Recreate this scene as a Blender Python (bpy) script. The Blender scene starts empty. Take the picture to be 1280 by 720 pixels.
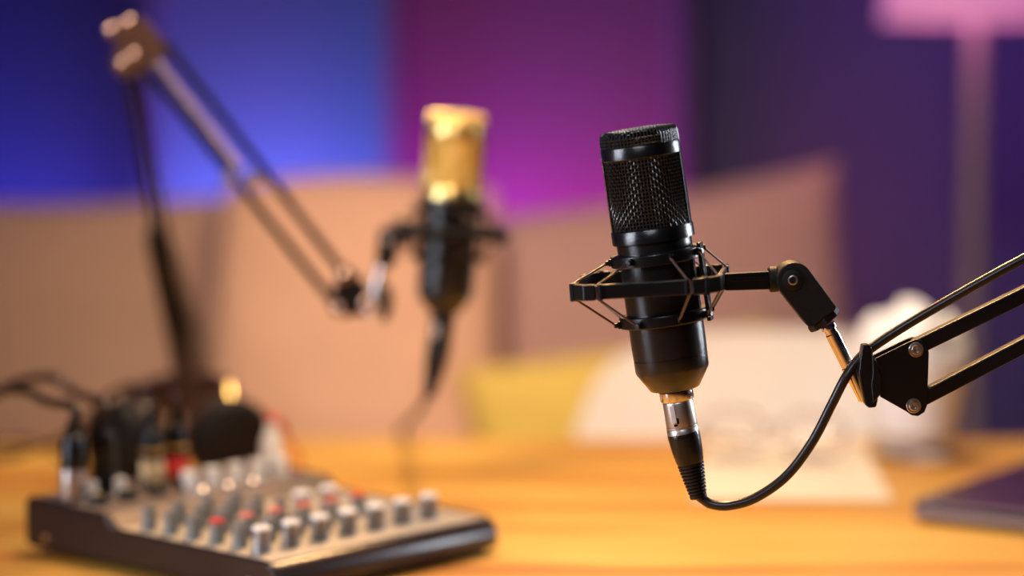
import bpy, bmesh, math, random
from mathutils import Vector, Matrix, noise
R = math.radians
C = bpy.context.scene.collection
SC = bpy.context.scene

# ------------------------------------------------------------------ camera
CAM_H, PITCH, LENS, SENSOR = 1.09, 5.2, 85.0, 36.0
F = LENS / SENSOR * 1280.0
cd = bpy.data.cameras.new('camera')
cam = bpy.data.objects.new('camera', cd); C.objects.link(cam)
cam.location = (0, 0, CAM_H); cam.rotation_euler = (R(90 - PITCH), 0, 0)
cd.lens = LENS; cd.sensor_width = SENSOR; cd.clip_start = 0.05
cd.dof.use_dof = True; cd.dof.focus_distance = 1.405; cd.dof.aperture_fstop = 1.9
SC.camera = cam

# ------------------------------------------------------------------ colour management, world
SC.view_settings.view_transform = 'Standard'
SC.view_settings.look = 'None'
SC.view_settings.gamma = 1.0
SC.view_settings.exposure = 0.0
SC.view_settings.use_curve_mapping = False
w = bpy.data.worlds.new('world'); SC.world = w; w.use_nodes = True
w.node_tree.nodes['Background'].inputs[0].default_value = (0.10, 0.08, 0.16, 1)
w.node_tree.nodes['Background'].inputs[1].default_value = 0.12

# ------------------------------------------------------------------ lights
def area(name, loc, target, size, power, col, size_y=None, spread=180):
    l = bpy.data.lights.new(name, 'AREA'); l.energy = power; l.color = col
    l.size = size; l.spread = R(spread)
    if size_y: l.shape = 'RECTANGLE'; l.size_y = size_y
    o = bpy.data.objects.new(name, l); C.objects.link(o); o.location = loc
    d = Vector(target) - Vector(loc)
    o.rotation_euler = d.to_track_quat('-Z', 'Y').to_euler()
    return o
area('ceiling_lamp_over_table', (0.05, 2.15, 2.35), (0.02, 1.90, 0.75), 0.45, 5.5, (1, 0.73, 0.47), spread=70)
area('warm_fill_on_sofa', (-0.40, 0.9, 2.2), (-0.05, 2.9, 0.55), 0.4, 3.7, (1, 0.68, 0.46), spread=44)  # added fill light from the camera side, brightens the sofa and cushions
area('warm_rim_light_behind', (0.05, 2.5, 1.85), (0.10, 1.40, 0.95), 0.16, 3.0, (1, 0.55, 0.22), spread=50)  # added rim light, puts gold lines on the mount's top edges
area('sparkle_fill_front_high', (-0.35, -0.2, 2.1), (0.10, 1.45, 0.95), 0.30, 0.7, (0.86, 0.9, 1.0), spread=45)  # added front light for sparkle on the mesh wires
area('softbox_left', (-1.3, 0.95, 1.15), (0.0, 1.5, 0.90), 0.14, 2.6, (0.82, 0.87, 1.0), 1.1, spread=50)
area('softbox_right', (1.05, 1.95, 1.2), (0.1, 1.45, 0.95), 0.10, 1.0, (0.85, 0.9, 1.0), 0.55, spread=50)
area('led_strip_blue_deep', (-0.80, 3.22, 0.74), (-0.80, 3.35, 1.10), 0.60, 7, (0.06, 0.03, 1.0), 0.03)
area('led_strip_blue', (-0.33, 3.20, 0.72), (-0.33, 3.35, 1.05), 0.26, 19, (0.10, 0.15, 1.0), 0.03)
area('led_strip_magenta', (-0.08, 3.20, 0.72), (-0.09, 3.35, 1.05), 0.12, 4.4, (0.75, 0.01, 1.0), 0.03)
area('led_strip_crimson', (0.10, 3.20, 0.66), (0.10, 3.35, 1.30), 0.20, 6.0, (1.0, 0.01, 0.36), 0.03)
area('led_strip_indigo', (0.80, 3.02, 2.40), (0.76, 3.35, 1.10), 0.80, 3.8, (0.26, 0.14, 1.0), 0.05, spread=26)

# ------------------------------------------------------------------ pixel helpers (1280x720 frame)
TH = R(PITCH); CT, ST = math.cos(TH), math.sin(TH)
def ray(px, py):
    a = (px - 640) / F; b = -(py - 360) / F
    return Vector((a, CT + b * ST, -ST + b * CT))
def V(px, py, Y):                        # point on the vertical plane y = Y seen at that pixel
    r = ray(px, py); return Vector((0, 0, CAM_H)) + r * (Y / r.y)
def T(px, py, z=0.75):                   # point on the horizontal plane seen at that pixel
    r = ray(px, py); return Vector((0, 0, CAM_H)) + r * ((z - CAM_H) / r.z)

# ------------------------------------------------------------------ materials
def mat(name, col, rough=0.5, metal=0.0, spec=0.5, bump=0.0, bscale=200, var=0.0, vscale=20,
        coat=0.0, trans=0.0, ior=1.45, emit=None, estr=0.0, sheen=0.0, alpha=1.0):
    m = bpy.data.materials.new(name); m.use_nodes = True
    nt = m.node_tree; b = nt.nodes['Principled BSDF']
    b.inputs['Base Color'].default_value = (*col, 1)
    b.inputs['Roughness'].default_value = rough
    b.inputs['Metallic'].default_value = metal
    b.inputs['Specular IOR Level'].default_value = spec
    b.inputs['Coat Weight'].default_value = coat
    b.inputs['Transmission Weight'].default_value = trans
    b.inputs['IOR'].default_value = ior
    b.inputs['Sheen Weight'].default_value = sheen
    b.inputs['Alpha'].default_value = alpha
    if emit:
        b.inputs['Emission Color'].default_value = (*emit, 1); b.inputs['Emission Strength'].default_value = estr
    tc = nt.nodes.new('ShaderNodeTexCoord')
    if var:
        n = nt.nodes.new('ShaderNodeTexNoise'); n.inputs['Scale'].default_value = vscale
        n.inputs['Detail'].default_value = 4
        nt.links.new(tc.outputs['Object'], n.inputs['Vector'])
        r = nt.nodes.new('ShaderNodeValToRGB')
        r.color_ramp.elements[0].position = 0.3; r.color_ramp.elements[1].position = 0.7
        r.color_ramp.elements[0].color = (*[max(0, c * (1 - var)) for c in col], 1)
        r.color_ramp.elements[1].color = (*[min(1, c * (1 + var)) for c in col], 1)
        nt.links.new(n.outputs['Fac'], r.inputs['Fac']); nt.links.new(r.outputs['Color'], b.inputs['Base Color'])
    if bump:
        n = nt.nodes.new('ShaderNodeTexNoise'); n.inputs['Scale'].default_value = bscale
        n.inputs['Detail'].default_value = 3
        nt.links.new(tc.outputs['Object'], n.inputs['Vector'])
        bp = nt.nodes.new('ShaderNodeBump'); bp.inputs['Strength'].default_value = bump
        bp.inputs['Distance'].default_value = 0.001
        nt.links.new(n.outputs['Fac'], bp.inputs['Height']); nt.links.new(bp.outputs['Normal'], b.inputs['Normal'])
    return m

def wood_mat():
    m = bpy.data.materials.new('table_wood'); m.use_nodes = True
    nt = m.node_tree; b = nt.nodes['Principled BSDF']; L = nt.links.new
    tc = nt.nodes.new('ShaderNodeTexCoord')
    mp = nt.nodes.new('ShaderNodeMapping'); mp.inputs['Scale'].default_value = (0.8, 6, 6)
    L(tc.outputs['Object'], mp.inputs['Vector'])
    n1 = nt.nodes.new('ShaderNodeTexNoise'); n1.inputs['Scale'].default_value = 2.2; n1.inputs['Detail'].default_value = 6
    n1.inputs['Distortion'].default_value = 0.7
    L(mp.outputs['Vector'], n1.inputs['Vector'])
    r1 = nt.nodes.new('ShaderNodeValToRGB'); e = r1.color_ramp.elements
    e[0].position = 0.34; e[0].color = (0.46, 0.175, 0.022, 1)
    e[1].position = 0.68; e[1].color = (0.76, 0.47, 0.110, 1)
    k = e.new(0.5); k.color = (0.68, 0.355, 0.060, 1)
    L(n1.outputs['Fac'], r1.inputs['Fac'])
    mp2 = nt.nodes.new('ShaderNodeMapping'); mp2.inputs['Scale'].default_value = (2, 60, 60)
    L(tc.outputs['Object'], mp2.inputs['Vector'])
    n2 = nt.nodes.new('ShaderNodeTexNoise'); n2.inputs['Scale'].default_value = 3; n2.inputs['Detail'].default_value = 5
    L(mp2.outputs['Vector'], n2.inputs['Vector'])
    mx = nt.nodes.new('ShaderNodeMix'); mx.data_type = 'RGBA'; mx.blend_type = 'MULTIPLY'
    mx.inputs['Factor'].default_value = 0.35
    L(r1.outputs['Color'], mx.inputs[6]); L(n2.outputs['Fac'], mx.inputs[7])
    # knots
    mp3 = nt.nodes.new('ShaderNodeMapping'); mp3.inputs['Scale'].default_value = (2.6, 7, 1); mp3.inputs['Location'].default_value = (0.35, 0.2, 0)
    L(tc.outputs['Object'], mp3.inputs['Vector'])
    vo = nt.nodes.new('ShaderNodeTexVoronoi'); vo.inputs['Scale'].default_value = 1.0
    L(mp3.outputs['Vector'], vo.inputs['Vector'])
    r3 = nt.nodes.new('ShaderNodeValToRGB'); e = r3.color_ramp.elements
    e[0].position = 0.05; e[0].color = (0.55, 0.30, 0.18, 1); e[1].position = 0.32; e[1].color = (1, 1, 1, 1)
    L(vo.outputs['Distance'], r3.inputs['Fac'])
    mx2 = nt.nodes.new('ShaderNodeMix'); mx2.data_type = 'RGBA'; mx2.blend_type = 'MULTIPLY'; mx2.inputs['Factor'].default_value = 0.8
    L(mx.outputs[2], mx2.inputs[6]); L(r3.outputs['Color'], mx2.inputs[7])
    L(mx2.outputs[2], b.inputs['Base Color'])
    b.inputs['Roughness'].default_value = 0.55; b.inputs['Specular IOR Level'].default_value = 0.3
    bp = nt.nodes.new('ShaderNodeBump'); bp.inputs['Strength'].default_value = 0.15; bp.inputs['Distance'].default_value = 0.001
    L(n2.outputs['Fac'], bp.inputs['Height']); L(bp.outputs['Normal'], b.inputs['Normal'])
    return m

M = dict(
    wood=wood_mat(),
    black=mat('black_paint', (0.005, 0.005, 0.0055), 0.22, spec=0.8, bump=0.12, bscale=2500),
    blackm=mat('black_metal', (0.006, 0.005, 0.005), 0.33, spec=0.4, bump=0.08, bscale=1500),
    blackp=mat('black_plastic', (0.005, 0.0045, 0.0045), 0.28, spec=0.45, bump=0.1, bscale=900),
    matte=mat('black_matte', (0.006, 0.006, 0.006), 0.8, spec=0.2, bump=0.2, bscale=600),
    knucklem=mat('black_knuckle', (0.006, 0.005, 0.005), 0.6, spec=0.3, bump=0.2, bscale=900),
    wire=mat('dark_wire', (0.010, 0.010, 0.010), 0.30, spec=0.9, metal=0.0, var=0.2, vscale=300),
    foam=mat('dark_foam', (0.0015, 0.0015, 0.0015), 1.0, spec=0.0, bump=0.3, bscale=900),
    gold=mat('gold_metal', (1.0, 0.74, 0.28), 0.28, metal=1.0, var=0.06, vscale=200),
    goldw=mat('gold_wire', (1.0, 0.74, 0.26), 0.38, metal=0.85, var=0.1, vscale=300),
    goldfoam=mat('gold_foam', (0.62, 0.42, 0.09), 0.8, var=0.2, vscale=300),
    chrome=mat('chrome', (0.78, 0.74, 0.72), 0.16, metal=1.0, bump=0.03, bscale=500),
    nickel=mat('satin_nickel', (0.50, 0.44, 0.40), 0.38, metal=1.0, bump=0.05, bscale=900, var=0.08, vscale=80),
    rubber=mat('cable_rubber', (0.016, 0.010, 0.009), 0.34, spec=0.5, bump=0.1, bscale=500),
    cord=mat('elastic_cord', (0.09, 0.045, 0.03), 0.35, spec=0.6, bump=0.3, bscale=1500),
    steel=mat('steel_spring', (0.30, 0.26, 0.24), 0.35, metal=1.0, var=0.1, vscale=100),
    sofa=mat('sofa_fabric', (0.34, 0.25, 0.22), 0.9, spec=0.15, bump=0.4, bscale=350, var=0.06, vscale=120, sheen=0.2),
    beige=mat('beige_fabric', (0.46, 0.32, 0.245), 0.9, spec=0.15, bump=0.4, bscale=350, var=0.05, vscale=120, sheen=0.2),
    peach=mat('peach_fabric', (0.70, 0.455, 0.33), 0.9, spec=0.15, bump=0.4, bscale=350, var=0.05, vscale=120, sheen=0.2),
    mauve=mat('mauve_fabric', (0.46, 0.305, 0.285), 0.9, spec=0.15, bump=0.4, bscale=350, var=0.05, vscale=120, sheen=0.2),
    yellow=mat('yellow_fabric', (0.62, 0.48, 0.12), 0.9, spec=0.15, bump=0.4, bscale=350, var=0.05, vscale=120),
    shell=mat('cream_shell', (0.90, 0.88, 0.84), 0.4, bump=0.05, bscale=60, var=0.02),
    paper=mat('paper', (0.70, 0.62, 0.48), 0.7, bump=0.1, bscale=200, var=0.02),
    tissue=mat('tissue', (0.90, 0.92, 0.92), 0.85, bump=0.4, bscale=120, var=0.03),
    cup=mat('frosted_cup', (0.86, 0.87, 0.90), 0.4, trans=0.0, var=0.02),
    clear=mat('clear_plastic', (0.93, 0.88, 0.86), 0.12, trans=0.85, var=0.02),
    lens=mat('lens_glass', (0.97, 0.97, 0.97), 0.03, trans=1.0, var=0.01),
    mixside=mat('mixer_shell', (0.022, 0.013, 0.012), 0.27, spec=0.5, bump=0.1, bscale=300),
    mixtop=mat('mixer_panel', (0.50, 0.44, 0.36), 0.42, metal=0.35, var=0.06, vscale=40),
    mixrear=mat('mixer_rear_panel', (0.20, 0.15, 0.12), 0.42, metal=0.3, var=0.1, vscale=60),
    knob=mat('knob_grey', (0.34, 0.32, 0.30), 0.30, metal=0.6, var=0.08, vscale=300),
    knobdark=mat('knob_dark', (0.24, 0.24, 0.22), 0.35, metal=0.3, var=0.1, vscale=300),
    white=mat('white_plastic', (0.88, 0.86, 0.82), 0.35, var=0.02),
    red=mat('red_plastic', (0.75, 0.045, 0.03), 0.35, var=0.04),
    salmon=mat('salmon_plastic', (0.80, 0.22, 0.14), 0.35, var=0.04),
    cream=mat('cream_plastic', (0.80, 0.62, 0.36), 0.4, var=0.04),
    leather=mat('ear_pad_leather', (0.050, 0.026, 0.018), 0.35, bump=0.4, bscale=200),
    laptop=mat('laptop_lid', (0.045, 0.03, 0.045), 0.28, metal=0.5, var=0.1, vscale=30),
    laptopside=mat('laptop_side', (0.22, 0.16, 0.14), 0.3, metal=0.9, var=0.05),
    wall=mat('wall_paint', (0.065, 0.065, 0.07), 0.85, spec=0.1, bump=0.1, bscale=80, var=0.03, vscale=5),
    wallside=mat('wall_paint_dark', (0.10, 0.09, 0.13), 0.85, spec=0.1, bump=0.1, bscale=80, var=0.03, vscale=5),
    fin=mat('divider_paint', (0.05, 0.045, 0.06), 0.6, var=0.05),
    floor=mat('floor_boards', (0.10, 0.06, 0.04), 0.5, var=0.3, vscale=6),
    ceil=mat('ceiling_paint', (0.35, 0.33, 0.33), 0.9, var=0.03),
    shade=mat('lamp_shade_fabric', (0.85, 0.60, 0.62), 0.8, emit=(0.66, 0.15, 0.52), estr=0.6, var=0.05),
    pole=mat('lamp_pole_metal', (0.40, 0.34, 0.38), 0.35, metal=0.3, var=0.05),
    latchm=mat('latch_grey', (0.90, 0.88, 0.86), 0.35, metal=0.3, var=0.05),
    dark=mat('socket_black', (0.005, 0.005, 0.005), 0.5, var=0.1),
)

# ------------------------------------------------------------------ mesh builder
class MB:
    def __init__(s, mx=None):
        s.v = []; s.f = []; s.sm = []; s.wn = False; s.mx = mx or Matrix.Identity(4)
    def add(s, vs, fs, smooth=True, mx=None):
        m = s.mx if mx is None else s.mx @ mx
        o = len(s.v); s.v += [m @ Vector(p) for p in vs]
        s.f += [tuple(i + o for i in f) for f in fs]; s.sm += [smooth] * len(fs)
    def lathe(s, prof, n=48, mx=None, cap0=True, cap1=True, a0=0.0, a1=360.0, sharp=False):
        full = abs(a1 - a0) >= 359.9
        m = n if full else n + 1
        vs = []; fs = []
        for (r, z) in prof:
            for i in range(m):
                a = R(a0 + (a1 - a0) * i / n); vs.append((r * math.sin(a), -r * math.cos(a), z))
        for j in range(len(prof) - 1):
            for i in range(n):
                i2 = (i + 1) % m
                fs.append((j * m + i, j * m + i2, (j + 1) * m + i2, (j + 1) * m + i))
        if full and cap0 and prof[0][0] > 1e-9: fs.append(tuple(range(m))[::-1])
        if full and cap1 and prof[-1][0] > 1e-9: fs.append(tuple((len(prof) - 1) * m + i for i in range(m)))
        s.add(vs, fs, not sharp, mx)
    def tube(s, pts, r, n=8, closed=False, caps=True):
        pts = [Vector(p) for p in pts]; N = len(pts)
        rs = r if isinstance(r, (list, tuple)) else [r] * N
        tans = []
        for i in range(N):
            a = pts[(i - 1) % N] if (closed or i > 0) else pts[0]
            b = pts[(i + 1) % N] if (closed or i < N - 1) else pts[-1]
            tans.append((b - a).normalized())
        t = tans[0]; up = Vector((0, 0, 1)) if abs(t.z) < 0.9 else Vector((1, 0, 0))
        nrm = (up - t * up.dot(t)).normalized()
        vs = []
        for i in range(N):
            t = tans[i]; nrm = (nrm - t * nrm.dot(t)).normalized(); bn = t.cross(nrm)
            for k in range(n):
                a = 2 * math.pi * k / n
                vs.append(pts[i] + (nrm * math.cos(a) + bn * math.sin(a)) * rs[i])
        fs = []
        for i in range(N if closed else N - 1):
            j = (i + 1) % N
            for k in range(n):
                k2 = (k + 1) % n; fs.append((i * n + k, i * n + k2, j * n + k2, j * n + k))
        if caps and not closed: fs.append(tuple(range(n))[::-1]); fs.append(tuple((N - 1) * n + k for k in range(n)))
        s.add(vs, fs)
    def box(s, c, size, mx=None, bev=0.0):
        x, y, z = [q / 2 for q in size]; cx, cy, cz = c
        if bev <= 0:
            vs = [(cx + i * x, cy + j * y, cz + k * z) for i in (-1, 1) for j in (-1, 1) for k in (-1, 1)]
            s.add(vs, [(0, 1, 3, 2), (4, 6, 7, 5), (0, 4, 5, 1), (2, 3, 7, 6), (0, 2, 6, 4), (1, 5, 7, 3)], False, mx); return
        bm = bmesh.new(); bmesh.ops.create_cube(bm, size=2)
        for v in bm.verts: v.co = Vector((cx + v.co.x * x, cy + v.co.y * y, cz + v.co.z * z))
        bmesh.ops.bevel(bm, geom=bm.edges[:], offset=bev, segments=3, profile=0.5, affect='EDGES')
        s.wn = True; s.addbm(bm, mx, True)
    def addbm(s, bm, mx=None, smooth=False):
        bm.verts.index_update()
        s.add([v.co.copy() for v in bm.verts], [tuple(v.index for v in f.verts) for f in bm.faces], smooth, mx); bm.free()
    def prism(s, outline, a, b, bev=0.0, mx=None):
        """outline: list of Vectors on plane; extruded from offset a to offset b (vectors)"""
        bm = bmesh.new(); n = len(outline)
        lo = [bm.verts.new(Vector(p) + Vector(a)) for p in outline]; hi = [bm.verts.new(Vector(p) + Vector(b)) for p in outline]
        bm.faces.new(lo); bm.faces.new(hi[::-1])
        for i in range(n): bm.faces.new((lo[i], hi[i], hi[(i + 1) % n], lo[(i + 1) % n]))
        bmesh.ops.recalc_face_normals(bm, faces=bm.faces[:])
        if bev > 0: bmesh.ops.bevel(bm, geom=[e for e in bm.edges if e.calc_face_angle(0) > R(20)], offset=bev, segments=3, profile=0.5, affect='EDGES', clamp_overlap=True); s.wn = True
        s.addbm(bm, mx, bev > 0)

def link_mesh(name, mb, material, parent=None, autosmooth=True):
    me = bpy.data.meshes.new(name)
    inv = parent_world(parent).inverted() if parent is not None else Matrix.Identity(4)
    org = Vector((0, 0, 0))
    vs = [inv @ v for v in mb.v]
    o = bpy.data.objects.new(name, me)
    # own origin at the middle of the mesh's base
    lo = [min(v[i] for v in vs) for i in range(3)]; hi = [max(v[i] for v in vs) for i in range(3)]
    org = Vector(((lo[0] + hi[0]) / 2, (lo[1] + hi[1]) / 2, lo[2]))
    me.from_pydata([tuple(v - org) for v in vs], [], mb.f)
    me.polygons.foreach_set('use_smooth', mb.sm)
    me.update()
    bm = bmesh.new(); bm.from_mesh(me); bmesh.ops.recalc_face_normals(bm, faces=bm.faces[:])
    for e in bm.edges:
        if len(e.link_faces) == 2 and e.calc_face_angle(0) > R(38): e.smooth = False
    bm.to_mesh(me); bm.free()
    me.materials.append(material)
    C.objects.link(o); o.location = org
    if parent is not None: o.parent = parent
    if mb.wn:
        q = o.modifiers.new('weighted', 'WEIGHTED_NORMAL'); q.keep_sharp = True
    o['_w'] = 0
    del o['_w']
    return o
def parent_world(p):
    m = p.matrix_basis.copy()
    q = p.parent
    while q is not None: m = q.matrix_basis @ m; q = q.parent
    return m
def thing(name, label, cat, mx, group=None):
    o = bpy.data.objects.new(name, None); o.empty_display_size = 0.02; C.objects.link(o)
    o.matrix_basis = mx if isinstance(mx, Matrix) else Matrix.Translation(Vector(mx))
    tag(o, label, cat, group); return o
def tag(o, label, cat, group=None, kind=None):
    o['label'] = label; o['category'] = cat
    if group: o['group'] = group
    if kind: o['kind'] = kind
    return o
def struct(name, mb, m):
    o = link_mesh(name, mb, m); o['kind'] = 'structure'; return o
def rotY(d): return Matrix.Rotation(R(d), 4, 'Y')
def rotZ(d): return Matrix.Rotation(R(d), 4, 'Z')
def rotX(d): return Matrix.Rotation(R(d), 4, 'X')
def TR(v): return Matrix.Translation(Vector(v))
def SCL(k): return Matrix.Diagonal((k, k, k, 1))
def frame(o, zdir, xhint=(1, 0, 0)):
    z = Vector(zdir).normalized(); x = Vector(xhint); x = (x - z * x.dot(z)).normalized(); y = z.cross(x)
    m = Matrix((x, y, z)).transposed().to_4x4(); m.translation = Vector(o); return m
def spline(pts, n=12):
    pts = [Vector(p) for p in pts]; P = [pts[0] * 2 - pts[1]] + pts + [pts[-1] * 2 - pts[-2]]; out = []
    for i in range(1, len(P) - 2):
        for k in range(n):
            t = k / n; a, b, c, d = P[i - 1], P[i], P[i + 1], P[i + 2]
            out.append(0.5 * ((2 * b) + (c - a) * t + (2 * a - 5 * b + 4 * c - d) * t * t + (3 * b - a - 3 * c + d) * t ** 3))
    out.append(pts[-1]); return out

# ------------------------------------------------------------------ the room
XL, XR, YF, YB, ZC = -2.0, 2.2, -1.0, 3.35, 2.6
def slab(name, lo, hi, m):
    b = MB(); b.box([(l + h) / 2 for l, h in zip(lo, hi)], [h - l for l, h in zip(lo, hi)]); return struct(name, b, m)
slab('floor', (XL, YF, -0.05), (XR, YB, 0), M['floor'])
slab('wall_back', (XL, YB, 0), (XR, YB + 0.1, ZC), M['wall'])
slab('wall_left', (XL - 0.1, YF, 0), (XL, YB, ZC), M['wallside'])
slab('wall_right', (XR, YF, 0), (XR + 0.1, YB, ZC), M['wallside'])
slab('ceiling', (XL, YF, ZC), (XR, YB, ZC + 0.05), M['ceil'])
for i, px in enumerate((197, 490, 850)):
    x = V(px, 150, YB - 0.04).x
    slab('trim_%d' % (i + 1), (x - 0.009, YB - 0.10, 0.0), (x + 0.009, YB, ZC), M['fin'])
slab('baseboard_back', (XL, YB - 0.015, 0), (XR, YB, 0.08), M['fin'])

# ------------------------------------------------------------------ table
TB = 2.206
tb = thing('wooden_table', 'wide orange-toned wooden table under the mixer and microphones', 'table', (0, 1.3, 0))
b = MB(); b.box((-0.05, (0.45 + TB) / 2, 0.73), (2.5, TB - 0.45, 0.04), bev=0.004); link_mesh('tabletop', b, M['wood'], tb)
for x in (-1.2, 1.1):
    for y in (0.55, TB - 0.1):
        b = MB(); b.box((x, y, 0.355), (0.06, 0.06, 0.71), bev=0.003); link_mesh('leg', b, M['wood'], tb)
b = MB(); b.box((-0.05, TB - 0.1, 0.68), (2.24, 0.02, 0.06)); link_mesh('apron', b, M['wood'], tb)

# ------------------------------------------------------------------ pillows, sofa
def pillow(name, label, cat, m, center, w_, h_, t, roll, lean, yaw=0, pinch=0.12, sub=30, group=None):
    b = MB(TR(center) @ rotZ(yaw) @ rotX(-lean) @ rotY(roll))
    for side in (-1, 1):
        vs = []; fs = []
        for i in range(sub + 1):
            for j in range(sub + 1):
                u = -1 + 2 * i / sub; v = -1 + 2 * j / sub
                e = 1 - pinch * (1 - v * v) * u * u; g = 1 - pinch * (1 - u * u) * v * v
                th = (max(0, (1 - u ** 2)) ** 0.42) * (max(0, (1 - v ** 2)) ** 0.42)
                wr = 0.006 * noise.noise(Vector((u * 3 + roll, v * 3, side)))
                vs.append((u * e * w_ / 2, side * (t / 2 * th + wr * th), v * g * h_ / 2))
        for i in range(sub):
            for j in range(sub):
                a = i * (sub + 1) + j; fs.append((a, a + 1, a + sub + 2, a + sub + 1))
        b.add(vs, fs)
    o = link_mesh(name, b, m); bm = bmesh.new(); bm.from_mesh(o.data); bmesh.ops.remove_doubles(bm, verts=bm.verts, dist=1e-5)
    bmesh.ops.recalc_face_normals(bm, faces=bm.faces[:]); bm.to_mesh(o.data); bm.free()
    return tag(o, label, cat, group)

sf = thing('sofa', 'long beige fabric sofa behind the table, loaded with cushions', 'sofa', (-0.55, 2.85, 0))
b = MB(); b.box((-0.58, 2.80, 0.22), (2.0, 0.66, 0.28), bev=0.02); link_mesh('base', b, M['sofa'], sf)
for x in (-1.24, -0.58, 0.08):
    b = MB(); b.box((x, 2.76, 0.41), (0.655, 0.60, 0.12), bev=0.03); link_mesh('seat_cushion', b, M['sofa'], sf)
b = MB(); b.box((-0.58, 3.08, 0.58), (2.0, 0.14, 0.52), bev=0.04); link_mesh('backrest', b, M['sofa'], sf)
b = MB(); b.box((-1.63, 2.80, 0.36), (0.12, 0.66, 0.56), bev=0.04); link_mesh('armrest', b, M['sofa'], sf)
for x in (-1.5, 0.35):
    for y in (2.55, 3.05):
        b = MB(); b.lathe([(0.015, 0), (0.022, 0.085)], 16, TR((x, y, 0))); link_mesh('leg', b, M['fin'], sf)

def pc(px, py, Y): return V(px, py, Y)
pillow('throw_cushion', 'tan cushion at the left end of the sofa view, against the blue wall', 'cushion', M['beige'],
       (-0.618, 2.90, 0.72), 0.54, 0.44, 0.15, 0.5, 8, 0, 0.05)
pillow('throw_cushion', 'peach cushion in the middle of the sofa behind the gold microphone', 'cushion', M['peach'],
       (-0.183, 2.80, 0.732), 0.315, 0.44, 0.15, 1, 10, -3, -0.08)
pillow('throw_cushion', 'mauve-beige cushion with a pointed corner behind the black microphone', 'cushion', M['mauve'],
       (0.178, 2.915, 0.735), 0.50, 0.42, 0.15, -8.5, 8, 0, 0.06)
pillow('throw_cushion', 'small mustard yellow cushion lying in front of the mauve-beige one', 'cushion', M['yellow'],
       (0.135, 2.68, 0.640), 0.36, 0.29, 0.12, -9, 12, 0, 0.06)

# ------------------------------------------------------------------ shell chair
ch = thing('shell_chair', 'cream rounded shell chair tucked behind the table', 'chair', (0.25, 2.3, 0))
out = [(712, 575), (714, 545), (724, 508), (744, 470), (776, 440), (822, 423), (890, 415), (980, 413), (1050, 417), (1105, 432), (1140, 465), (1160, 510), (1168, 575)]
YC = 2.42; cx = V(940, 500, YC).x
pts = [V(x, y, YC) for x, y in out]; zmin = 0.44
b = MB()
rows = 14; vs = []; 
for k in range(rows + 1):
    z = zmin + (pts[7].z - zmin) * (1 - (1 - k / rows) ** 1.4)
    # half widths at this height
    def edge(side, z=min(z, V(900, 418, YC).z)):
        seq = pts[:8] if side < 0 else pts[7:][::-1]
        if z <= seq[0].z: 
            t = (seq[0].z - z) / (seq[0].z - zmin); return cx + (seq[0].x - cx) * (1 - 0.12 * t)
        for a, c in zip(seq, seq[1:]):
            if a.z <= z <= c.z + 1e-9: return a.x + (c.x - a.x) * (z - a.z) / max(1e-6, c.z - a.z)
        return seq[-1].x
    xl, xr = edge(-1), edge(1)
    for i in range(25):
        t = i / 24; x = xl + (xr - xl) * t; q = (x - cx) / 0.2
        vs.append((x, YC - 0.05 * q * q - 0.10 * (1 - k / rows) ** 2 + 0.0, z))
n0 = len(vs); vs2 = [(x, y + 0.010, z) for x, y, z in vs]; fs = []
for k in range(rows):
    for i in range(24):
        a = k * 25 + i; fs.append((a, a + 1, a + 26, a + 25)); fs.append((n0 + a, n0 + a + 25, n0 + a + 26, n0 + a + 1))
for k in range(rows):
    for i in (0, 24):
        a = k * 25 + i; fs.append((a, a + 25, n0 + a + 25, n0 + a))
for i in range(24):
    a = rows * 25 + i; fs.append((a, a + 1, n0 + a + 1, n0 + a)); fs.append((i, i + 1, n0 + i + 1, n0 + i))
b.add(vs + vs2, fs); link_mesh('backrest', b, M['shell'], ch)
b = MB(); b.box((cx, 2.17, 0.435), (0.40, 0.38, 0.025), bev=0.01); link_mesh('seat', b, M['shell'], ch)
for sx in (-1, 1):
    for sy in (-1, 1):
        b = MB(); b.tube([(cx + sx * 0.12, 2.17 + sy * 0.12, 0.43), (cx + sx * 0.2, 2.17 + sy * 0.19, 0.0)], [0.014, 0.009], 10); link_mesh('leg', b, M['wood'], ch)

# ------------------------------------------------------------------ floor lamp
lp = V(1220, 60, 2.86)
fl = thing('floor_lamp', 'tall floor lamp with a glowing pink shade and pale pole', 'lamp', (lp.x, 2.86, 0))
b = MB(TR((lp.x, 2.86, 0))); b.lathe([(0.13, 0), (0.13, 0.012), (0.05, 0.025), (0.012, 0.03)], 40); link_mesh('base', b, M['pole'], fl)
b = MB(TR((lp.x, 2.86, 0))); b.lathe([(0.011, 0.03), (0.011, 1.40)], 20); link_mesh('pole', b, M['pole'], fl)
zb = V(1220, 26, 2.86).z
b = MB(TR((lp.x, 2.86, zb)));
b.lathe([(0.112, 0.0), (0.090, 0.20), (0.088, 0.20), (0.110, 0.0), (0.112, 0.0)], 56, cap0=False, cap1=False); link_mesh('lamp_shade', b, M['shade'], fl)
b = MB(TR((lp.x, 2.86, zb + 0.06))); b.lathe([(0.012, 0), (0.03, 0.04), (0.026, 0.065), (0, 0.08)], 24)
link_mesh('bulb', b, mat('bulb_glow', (1, 0.8, 0.8), 0.4, emit=(1, 0.45, 0.62), estr=5.0), fl)
pl = bpy.data.lights.new('lamp_glow', 'POINT'); pl.energy = 0.3; pl.color = (1, 0.40, 0.68); pl.shadow_soft_size = 0.04
po = bpy.data.objects.new('lamp_glow', pl); C.objects.link(po); po.location = (lp.x - 0.045, 2.80, zb + 0.02)

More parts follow.
